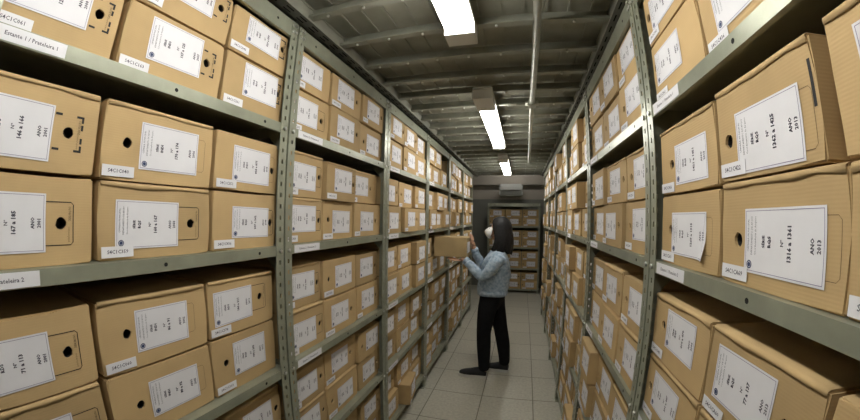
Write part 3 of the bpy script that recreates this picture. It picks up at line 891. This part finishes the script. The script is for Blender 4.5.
# ------------------------------------------------------------------ the woman
def skin_mesh(name, pts, edges, mats, sub=2, root=0):
    """Grow one continuous surface over a joint skeleton: pts = [(x,y,z,rx,ry)]."""
    me = bpy.data.meshes.new(name)
    me.from_pydata([p[:3] for p in pts], edges, [])
    o = bpy.data.objects.new(name, me); COL.objects.link(o)
    m = o.modifiers.new('skin', 'SKIN'); m.use_smooth_shade = True
    for i, p in enumerate(pts):
        sv = me.skin_vertices[0].data[i]
        sv.radius = (p[3], p[4] if len(p) > 4 else p[3]); sv.use_root = (i == root)
    s = o.modifiers.new('sub', 'SUBSURF'); s.levels = sub; s.render_levels = sub
    dg = bpy.context.evaluated_depsgraph_get()
    out = bpy.data.meshes.new_from_object(o.evaluated_get(dg))
    bpy.data.objects.remove(o); bpy.data.meshes.remove(me)
    out.name = name; out.materials.clear()
    for mm in mats: out.materials.append(mm)
    return out

def chain(base, n): return [(base+i, base+i+1) for i in range(n-1)]

PX, PY = -.225, 3.22
woman = thing('person', 'person in denim jacket, black trousers and white mask, sliding a box onto the shelves', 'person', (PX, PY, 0))
def rel(p): return (p[0]-PX, p[1]-PY, p[2], *p[3:])

# skeleton, world coordinates
S = [(-.262, 3.22, .845, .085, .115),   #0 pelvis
     (-.252, 3.22, .95, .085, .11),     #1 waist
     (-.228, 3.22, 1.10, .088, .118),   #2 chest
     (-.208, 3.22, 1.215, .062, .085),  #3 upper chest
     (-.212, 3.22, 1.300, .048, .050),  #4 neck base
     (-.212, 3.22, 1.365, .047, .047),  #5 neck top
     (-.210, 3.10, 1.205, .042), (-.222, 3.055, 1.17, .038), (-.348, 3.055, 1.035, .030), (-.44, 3.075, 1.125, .030), (-.525, 3.10, 1.197, .025), (-.56, 3.115, 1.205, .027),   #6-11 arm nearer the viewer
     (-.210, 3.34, 1.205, .042), (-.230, 3.385, 1.17, .038), (-.365, 3.39, 1.062, .030), (-.42, 3.365, 1.18, .030), (-.466, 3.335, 1.285, .025), (-.478, 3.325, 1.315, .027),  #12-17 other arm
     (-.283, 3.145, .77, .070), (-.300, 3.127, .64, .064), (-.312, 3.12, .485, .050), (-.305, 3.12, .33, .047), (-.292, 3.12, .10, .040), (-.30, 3.12, .06, .040),   #18-23
     (-.238, 3.298, .77, .070), (-.207, 3.302, .63, .064), (-.170, 3.30, .455, .050), (-.130, 3.30, .31, .047), (-.105, 3.30, .10, .040), (-.115, 3.30, .06, .040)]   #24-29
E_ = [(0,1),(1,2),(2,3),(3,4),(4,5),(3,6),(6,7),(7,8),(8,9),(9,10),(10,11),(3,12),(12,13),(13,14),(14,15),(15,16),(16,17),
      (0,18),(18,19),(19,20),(20,21),(21,22),(22,23),(0,24),(24,25),(25,26),(26,27),(27,28),(28,29)]
body_me = skin_mesh('body', [rel(p) for p in S], E_, [SKIN], 2)
# head: a shaped ellipsoid (jaw, brow, nose, ears) joined to the same body mesh
def head_bm():
    bm = bmesh.new()
    bmesh.ops.create_uvsphere(bm, u_segments=28, v_segments=20, radius=1.0)
    for v in bm.verts:
        x_, y_, z_ = v.co                   # face looks along -x
        sx, sy, sz = .094, .074, .112
        X, Y, Z = x_*sx, y_*sy, z_*sz
        if z_ < -.1:                          # jaw narrows and comes forward
            k = min(1, (-z_-.1)/.9)
            Y *= 1 - .38*k; X = X*(1-.25*k) - .020*k
        if x_ < 0 and abs(y_) < .95:          # flatten the face
            X *= .93
        # nose
        dn = math.exp(-((y_*sy/.012)**2) - (((Z+.020)/.020)**2))
        if x_ < -.5: X -= .022*dn
        # eye sockets
        for s_ in (-1, 1):
            de = math.exp(-(((Y-s_*.030)/.016)**2) - (((Z-.006)/.013)**2))
            if x_ < -.3: X += .008*de
        # lips
        dl = math.exp(-((Y/.022)**2) - (((Z+.058)/.009)**2))
        if x_ < -.4: X -= .006*dl
        v.co = (X, Y, Z)
    for f in bm.faces: f.smooth = True
    for s_ in (-1, 1):                        # ears
        b2 = bmesh.new(); bmesh.ops.create_uvsphere(b2, u_segments=10, v_segments=8, radius=1)
        for v in b2.verts: v.co = (v.co.x*.016+.008, v.co.y*.008 + s_*.073, v.co.z*.030-.008)
        for f in b2.faces: f.smooth = True
        merge(bm, b2)
    return bm
HC = Vector((-.200, 3.22, 1.482))
HR = Matrix.Rotation(math.radians(14), 4, 'Y')            # chin lifted a little, looking along -x
HM = Matrix.Translation(HC - Vector((PX, PY, 0))) @ HR

def finger(root, dirv, bendv, lens, r0, curl=1.0):
    pts = [(*root, r0)]
    p = Vector(root); d = Vector(dirv).normalized(); b = Vector(bendv).normalized()
    ang = 0
    for k, L in enumerate(lens):
        ang += [.15, .45, .45][k]*curl
        dd = (d*math.cos(ang) + b*math.sin(ang)).normalized()
        p = p + dd*L
        pts.append((*p, r0*(.95-.12*k)))
    return pts
def hand_mesh(wrist, along, across, palm_n, thumb_side, curl=1.0):
    """Palm and five unequal bent fingers. along: wrist->knuckles, across: index->little, palm_n: direction the palm faces."""
    w_, a_, c_, n_ = Vector(wrist), Vector(along).normalized(), Vector(across).normalized(), Vector(palm_n).normalized()
    bm = bmesh.new()
    knu = w_ + a_*.078
    pts = [(*w_, .022, .017), (*(w_+a_*.035), .034, .014), (*(knu - a_*.012), .037, .012)]
    me = skin_mesh('palm', pts, [(0,1),(1,2)], [SKIN], 2)
    bm.from_mesh(me); bpy.data.meshes.remove(me)
    # flatten the palm along its normal so that it is a hand, not a rod
    for v in bm.verts:
        rel_ = v.co - w_
        t_ = max(0, min(1, rel_.dot(a_)/.05))
        cn = rel_.dot(n_); cc = rel_.dot(c_)
        v.co += n_*(cn*(-.38*t_)) + c_*(cc*(.22*t_))
    for k, (off, L) in enumerate(((-.030, .070), (-.010, .078), (.010, .072), (.029, .056))):
        root = knu + c_*off - a_*.016
        pts = finger(root, a_, n_, (L*.52+.010, L*.30, L*.22), .0088 - .0006*(k == 3), curl)
        me = skin_mesh('finger', pts, chain(0, 4), [SKIN], 2)
        bm.from_mesh(me); bpy.data.meshes.remove(me)
    root = w_ + a_*.022 - c_*.022
    d = (a_*.75 - c_*.75).normalized()
    pts = finger(root, d, (n_*.35 + a_*.8), (.038, .030, .024), .0100, curl)
    me = skin_mesh('thumb', pts, chain(0, 4), [SKIN], 2)
    bm.from_mesh(me); bpy.data.meshes.remove(me)
    return bm

bm = bmesh.new(); bm.from_mesh(body_me); bpy.data.meshes.remove(body_me)
merge(bm, head_bm(), HM)
# hand under the box: palm up, fingers pointing under it; other hand flat against the box's end
for h in (hand_mesh(Vector((-.545, 3.108, 1.183)) - Vector((PX, PY, 0)), (-1, .25, .06), (.25, 1, 0), (0, -.1, 1), -1, .22),
          hand_mesh(Vector((-.468, 3.328, 1.298)) - Vector((PX, PY, 0)), (-.12, -.30, .95), (.1, 1, .25), (-1, 0, -.15), 1, .55)):
    merge(bm, h)
for f in bm.faces: f.smooth = True
link('body', mesh_of(bm, 'body', [SKIN]), woman)

# jacket
J = [(-.256, 3.22, .828, .135, .165), (-.255, 3.22, .885, .138, .168), (-.245, 3.22, 1.0, .128, .165), (-.225, 3.22, 1.10, .138, .172), (-.205, 3.22, 1.215, .112, .145), (-.209, 3.22, 1.275, .066, .075),
     (-.208, 3.085, 1.220, .078), (-.220, 3.050, 1.175, .070), (-.285, 3.045, 1.09, .062), (-.350, 3.055, 1.030, .056), (-.43, 3.073, 1.112, .050), (-.505, 3.095, 1.180, .040),
     (-.208, 3.355, 1.220, .078), (-.228, 3.390, 1.175, .070), (-.300, 3.395, 1.11, .062), (-.368, 3.390, 1.060, .056), (-.418, 3.366, 1.17, .049), (-.458, 3.340, 1.262, .040)]
JE = [(0,1),(1,2),(2,3),(3,4),(4,5),(4,6),(6,7),(7,8),(8,9),(9,10),(10,11),(4,12),(12,13),(13,14),(14,15),(15,16),(16,17)]
jm_ = skin_mesh('jacket', [rel(p) for p in J], JE, [DENIM], 3)
bm = bmesh.new(); bm.from_mesh(jm_); bpy.data.meshes.remove(jm_)
rj = random.Random(3)
from mathutils import noise as mnoise
for v in bm.verts:                              # folds
    q = v.co*15; v.co += v.normal * (.0085*mnoise.noise(q) + .005*mnoise.noise(q*2.3))
link('jacket', mesh_of(bm, 'jacket', [DENIM]), woman)['label'] = 'light blue denim jacket'
bm = bmesh.new()
n = 20
ring = []
for j, (rr, zz) in enumerate(((.070, 1.262), (.078, 1.292), (.072, 1.318), (.062, 1.300))):
    ring.append([bm.verts.new((-.212-PX + rr*.85*math.cos(2*PI*i/n) - .01*math.cos(2*PI*i/n), rr*math.sin(2*PI*i/n), zz - .018*(-math.cos(2*PI*i/n)))) for i in range(n)])
for j in range(3):
    for i in range(n): bm.faces.new((ring[j][i], ring[j][(i+1)%n], ring[j+1][(i+1)%n], ring[j+1][i])).smooth = True
link('collar', mesh_of(bm, 'collar', [DENIM], True), woman)
# hem band and cuffs of the jacket
bm = bmesh.new()
n = 28; prev = None
for (zz, ax, ay) in ((.900, .142, .170), (.880, .150, .179), (.850, .148, .177), (.849, .130, .158)):
    cur = [bm.verts.new((-.256-PX + ax*math.cos(2*PI*i/n), ay*math.sin(2*PI*i/n), zz + .004*math.sin(6*PI*i/n))) for i in range(n)]
    if prev:
        for i in range(n): bm.faces.new((prev[i], prev[(i+1)%n], cur[(i+1)%n], cur[i])).smooth = True
    prev = cur
link('hem_band', mesh_of(bm, 'hem_band', [DENIM], True), woman)
for a, b in (((-.492, 3.092, 1.168), (-.520, 3.098, 1.192)), ((-.452, 3.344, 1.250), (-.466, 3.335, 1.282))):
    bm = bmesh.new(); add_tube(bm, Vector(a)-Vector((PX,PY,0)), Vector(b)-Vector((PX,PY,0)), .041, 16, 0, .038)
    link('cuff', mesh_of(bm, 'cuff', [DENIM]), woman)

# trousers
T_ = [(-.260, 3.22, .950, .105, .135), (-.262, 3.22, .82, .122, .150),
      (-.292, 3.135, .75, .102), (-.304, 3.125, .63, .091), (-.318, 3.12, .485, .075), (-.310, 3.12, .33, .075), (-.300, 3.12, .13, .060), (-.297, 3.12, .062, .060),
      (-.228, 3.302, .75, .102), (-.198, 3.302, .62, .091), (-.160, 3.30, .455, .075), (-.128, 3.30, .31, .075), (-.106, 3.30, .13, .060), (-.106, 3.30, .062, .060)]
TE = [(0,1),(1,2),(2,3),(3,4),(4,5),(5,6),(6,7),(1,8),(8,9),(9,10),(10,11),(11,12),(12,13)]
tm_ = skin_mesh('trousers', [rel(p) for p in T_], TE, [BLACKCLOTH], 2)
link('trousers', tm_, woman)['label'] = 'slim black trousers'

# shoes
def shoe(heel, toe):
    hx, hy = heel; tx, ty = toe
    d = Vector((tx-hx, ty-hy, 0)); L = d.length; d.normalize(); s = Vector((-d.y, d.x, 0))
    bm = bmesh.new()
    prof = [(0,.030,.072),(.06,.036,.098),(.28,.038,.108),(.42,.040,.098),(.6,.046,.078),(.8,.046,.064),(.94,.034,.052),(1.0,.018,.040)]
    def loft(z0, topf, grow, mi):
        rows = []
        for t_, w_, h_ in prof:
            c = Vector((hx, hy, 0)) + d*(L*t_) - Vector((PX, PY, 0))
            ww = w_ + grow; hh = topf(h_)
            row = []
            for (a, z_) in ((-1, z0), (-1.03, z0+(hh-z0)*.45), (-.72, z0+(hh-z0)*.86), (0, hh), (.72, z0+(hh-z0)*.86), (1.03, z0+(hh-z0)*.45), (1, z0)):
                row.append(bm.verts.new(c + s*(ww*a) + Vector((0, 0, z_))))
            rows.append(row)
        for i in range(len(rows)-1):
            for j in range(7):
                f = bm.faces.new((rows[i][j], rows[i+1][j], rows[i+1][(j+1)%7], rows[i][(j+1)%7])); f.material_index = mi; f.smooth = j < 6
        bm.faces.new(rows[0]).material_index = mi; bm.faces.new(rows[-1][::-1]).material_index = mi
    loft(.026, lambda h_: h_, 0, 0)
    me1 = mesh_of(bm, 'shoe', [SHOE], True)
    bm = bmesh.new()
    rows = []
    for t_, w_, h_ in prof:
        c = Vector((hx, hy, 0)) + d*(L*(t_*1.03-.015)) - Vector((PX, PY, 0))
        rows.append([bm.verts.new(c + s*((w_+.004)*a) + Vector((0, 0, z_))) for a, z_ in ((-1, 0), (-1, .029), (1, .029), (1, 0))])
    for i in range(len(rows)-1):
        for j in range(4): bm.faces.new((rows[i][j], rows[i+1][j], rows[i+1][(j+1)%4], rows[i][(j+1)%4]))
    bm.faces.new(rows[0]); bm.faces.new(rows[-1][::-1])
    me2 = mesh_of(bm, 'sole', [SOLE], True)
    so = link('shoe', me1, woman); link('sole', me2, so)['label'] = 'pale rubber sole'
shoe((-.270, 3.12), (-.545, 3.12)); shoe((-.060, 3.295), (-.300, 3.325))

# hair: cap and shoulder-length fall
def hair_bm():
    """Shell that closes over the crown, leaves the forehead and cheeks free and falls straight to the shoulders."""
    bm = bmesh.new()
    nu, nv = 72, 22
    rows = []
    for j in range(nv+1):
        t_ = j/nv
        # opening at the face, as an angle from straight ahead
        if t_ < .18: op = .0
        elif t_ < .42: op = .86*((t_-.18)/.24)**.7
        else: op = .86 + .20*min(1, (t_-.42)/.25)
        row = []
        for i in range(nu+1):
            a = (-PI + op) + (2*PI - 2*op)*i/nu          # 0 = back of the head
            front = abs(a)/PI
            lock = .5*math.sin(a*9.0+.6) + .3*math.sin(a*17+1.7) + .2*math.sin(a*31)
            if t_ < .45:
                ph = t_/.45*PI/2
                X = .106*math.sin(ph)*math.cos(a); Y = .086*math.sin(ph)*math.sin(a); Z = .122*math.cos(ph)
                amp = .02*math.sin(ph)
            else:
                q = (t_-.45)/.55
                drop = .225 - .035*front + .016*lock
                X = .108*math.cos(a) + .026*math.sin(PI*q*.8) - .002*q*(1-front)
                Y = .088*math.sin(a)*(1 + .22*math.sin(PI*q*.75) - .04*q)
                X -= .030*q*front
                Z = -drop*q
                amp = .02 + .07*q
            k = 1 + amp*lock
            row.append(bm.verts.new((X*k, Y*k, Z)))
        rows.append(row)
    for j in range(nv):
        for i in range(nu):
            f = bm.faces.new((rows[j][i], rows[j+1][i], rows[j+1][i+1], rows[j][i+1])); f.smooth = True
    bmesh.ops.remove_doubles(bm, verts=list(bm.verts), dist=1e-4)
    bmesh.ops.recalc_face_normals(bm, faces=list(bm.faces))
    bmesh.ops.solidify(bm, geom=list(bm.faces), thickness=-.007)
    return bm
bm = bmesh.new(); merge(bm, hair_bm(), Matrix.Translation(HC - Vector((PX, PY, 0)) + Vector((.010, 0, .006))) @ Matrix.Rotation(math.radians(6), 4, 'Y'))
link('hair', mesh_of(bm, 'hair', [HAIR]), woman)['label'] = 'straight black shoulder-length hair'
# mask: a moulded cup over nose, mouth and chin
bm = bmesh.new(); nu, nv = 20, 14; G = []
for i in range(nu+1):
    a = PI/2 + PI*i/nu; row = []
    for j in range(nv+1):
        b = -PI/2 + PI*j/nv
        cx_, cz_ = math.cos(a)*math.cos(b), math.sin(b)
        X = -.062 + .066*cx_ - .012*max(0, -cx_)**3 * (1-abs(cz_))
        Y = (.069 - .018*max(0, -cz_))*math.sin(a)*math.cos(b)
        Z = -.048 + .062*cz_ - .010*(cx_ + 1)*0
        row.append(bm.verts.new((X, Y, Z)))
    G.append(row)
for i in range(nu):
    for j in range(nv): bm.faces.new((G[i][j], G[i+1][j], G[i+1][j+1], G[i][j+1])).smooth = True
bmesh.ops.remove_doubles(bm, verts=list(bm.verts), dist=1e-5)
b2 = bm; bm = bmesh.new(); merge(bm, b2, HM)
b3 = bmesh.new()
for s_ in (-1, 1):                              # ear loops
    add_tube(b3, (-.050, s_*.066, -.020), (.004, s_*.082, .004), .0016, 6); add_tube(b3, (-.048, s_*.060, -.070), (.004, s_*.082, -.020), .0016, 6)
merge(bm, b3, HM)
mk_o = link('face_mask', mesh_of(bm, 'face_mask', [MASKM], True), woman); mk_o['label'] = 'white face mask'
# spectacles
bm = bmesh.new()
for s_ in (-1, 1):
    c = Vector((-.098, s_*.032, .008)); m_ = 16
    prev = None; pts = [c + Vector((.006*abs(math.cos(2*PI*i/m_)), .025*math.cos(2*PI*i/m_), .019*math.sin(2*PI*i/m_))) for i in range(m_)]
    for i in range(m_): add_tube(bm, pts[i], pts[(i+1)%m_], .0022, 6)
    add_tube(bm, c + Vector((.006, s_*.025, .004)), (0, s_*.080, .012), .0022, 6)
add_tube(bm, (-.098, -.008, .010), (-.098, .008, .010), .002, 6)
b2 = bm; bm = bmesh.new(); merge(bm, b2, HM)
link('spectacles', mesh_of(bm, 'spectacles', [GLASS]), woman)

# the box she slides in: its label faces the aisle, its long side faces the entrance
r = random.Random(77)
w, h, d = .285, .187, .318
t = thing('archive_box', 'archive box held in the masked person\'s hands, half out of the third shelf', 'box', (-.662, 3.078+w/2, 1.217), PI/2)
link('carton', carton_mesh(w, h, d, r, (.10, .09), .011, None, True, False), t)
lb = link('paper_label', LAB_POOL[3], t, (-.10, -d/2-.001, .035))
link('lid_flap', lid_mesh(w, h, d, r), t)
for c in t.children:
    if c.data.materials[0] == CARD: c.data.materials[0] = CARD_DARK

# ------------------------------------------------------------------ light and view
w = bpy.data.worlds.new('world'); sc.world = w; w.use_nodes = True
w.node_tree.nodes['Background'].inputs[0].default_value = (.9, .95, 1, 1)
w.node_tree.nodes['Background'].inputs[1].default_value = 0.0
sc.view_settings.view_transform = 'Standard'; sc.view_settings.look = 'None'
sc.view_settings.exposure = 0.6; sc.view_settings.gamma = 1.0
sc.view_settings.use_curve_mapping = False
sc.cycles.max_bounces = 8; sc.cycles.diffuse_bounces = 5
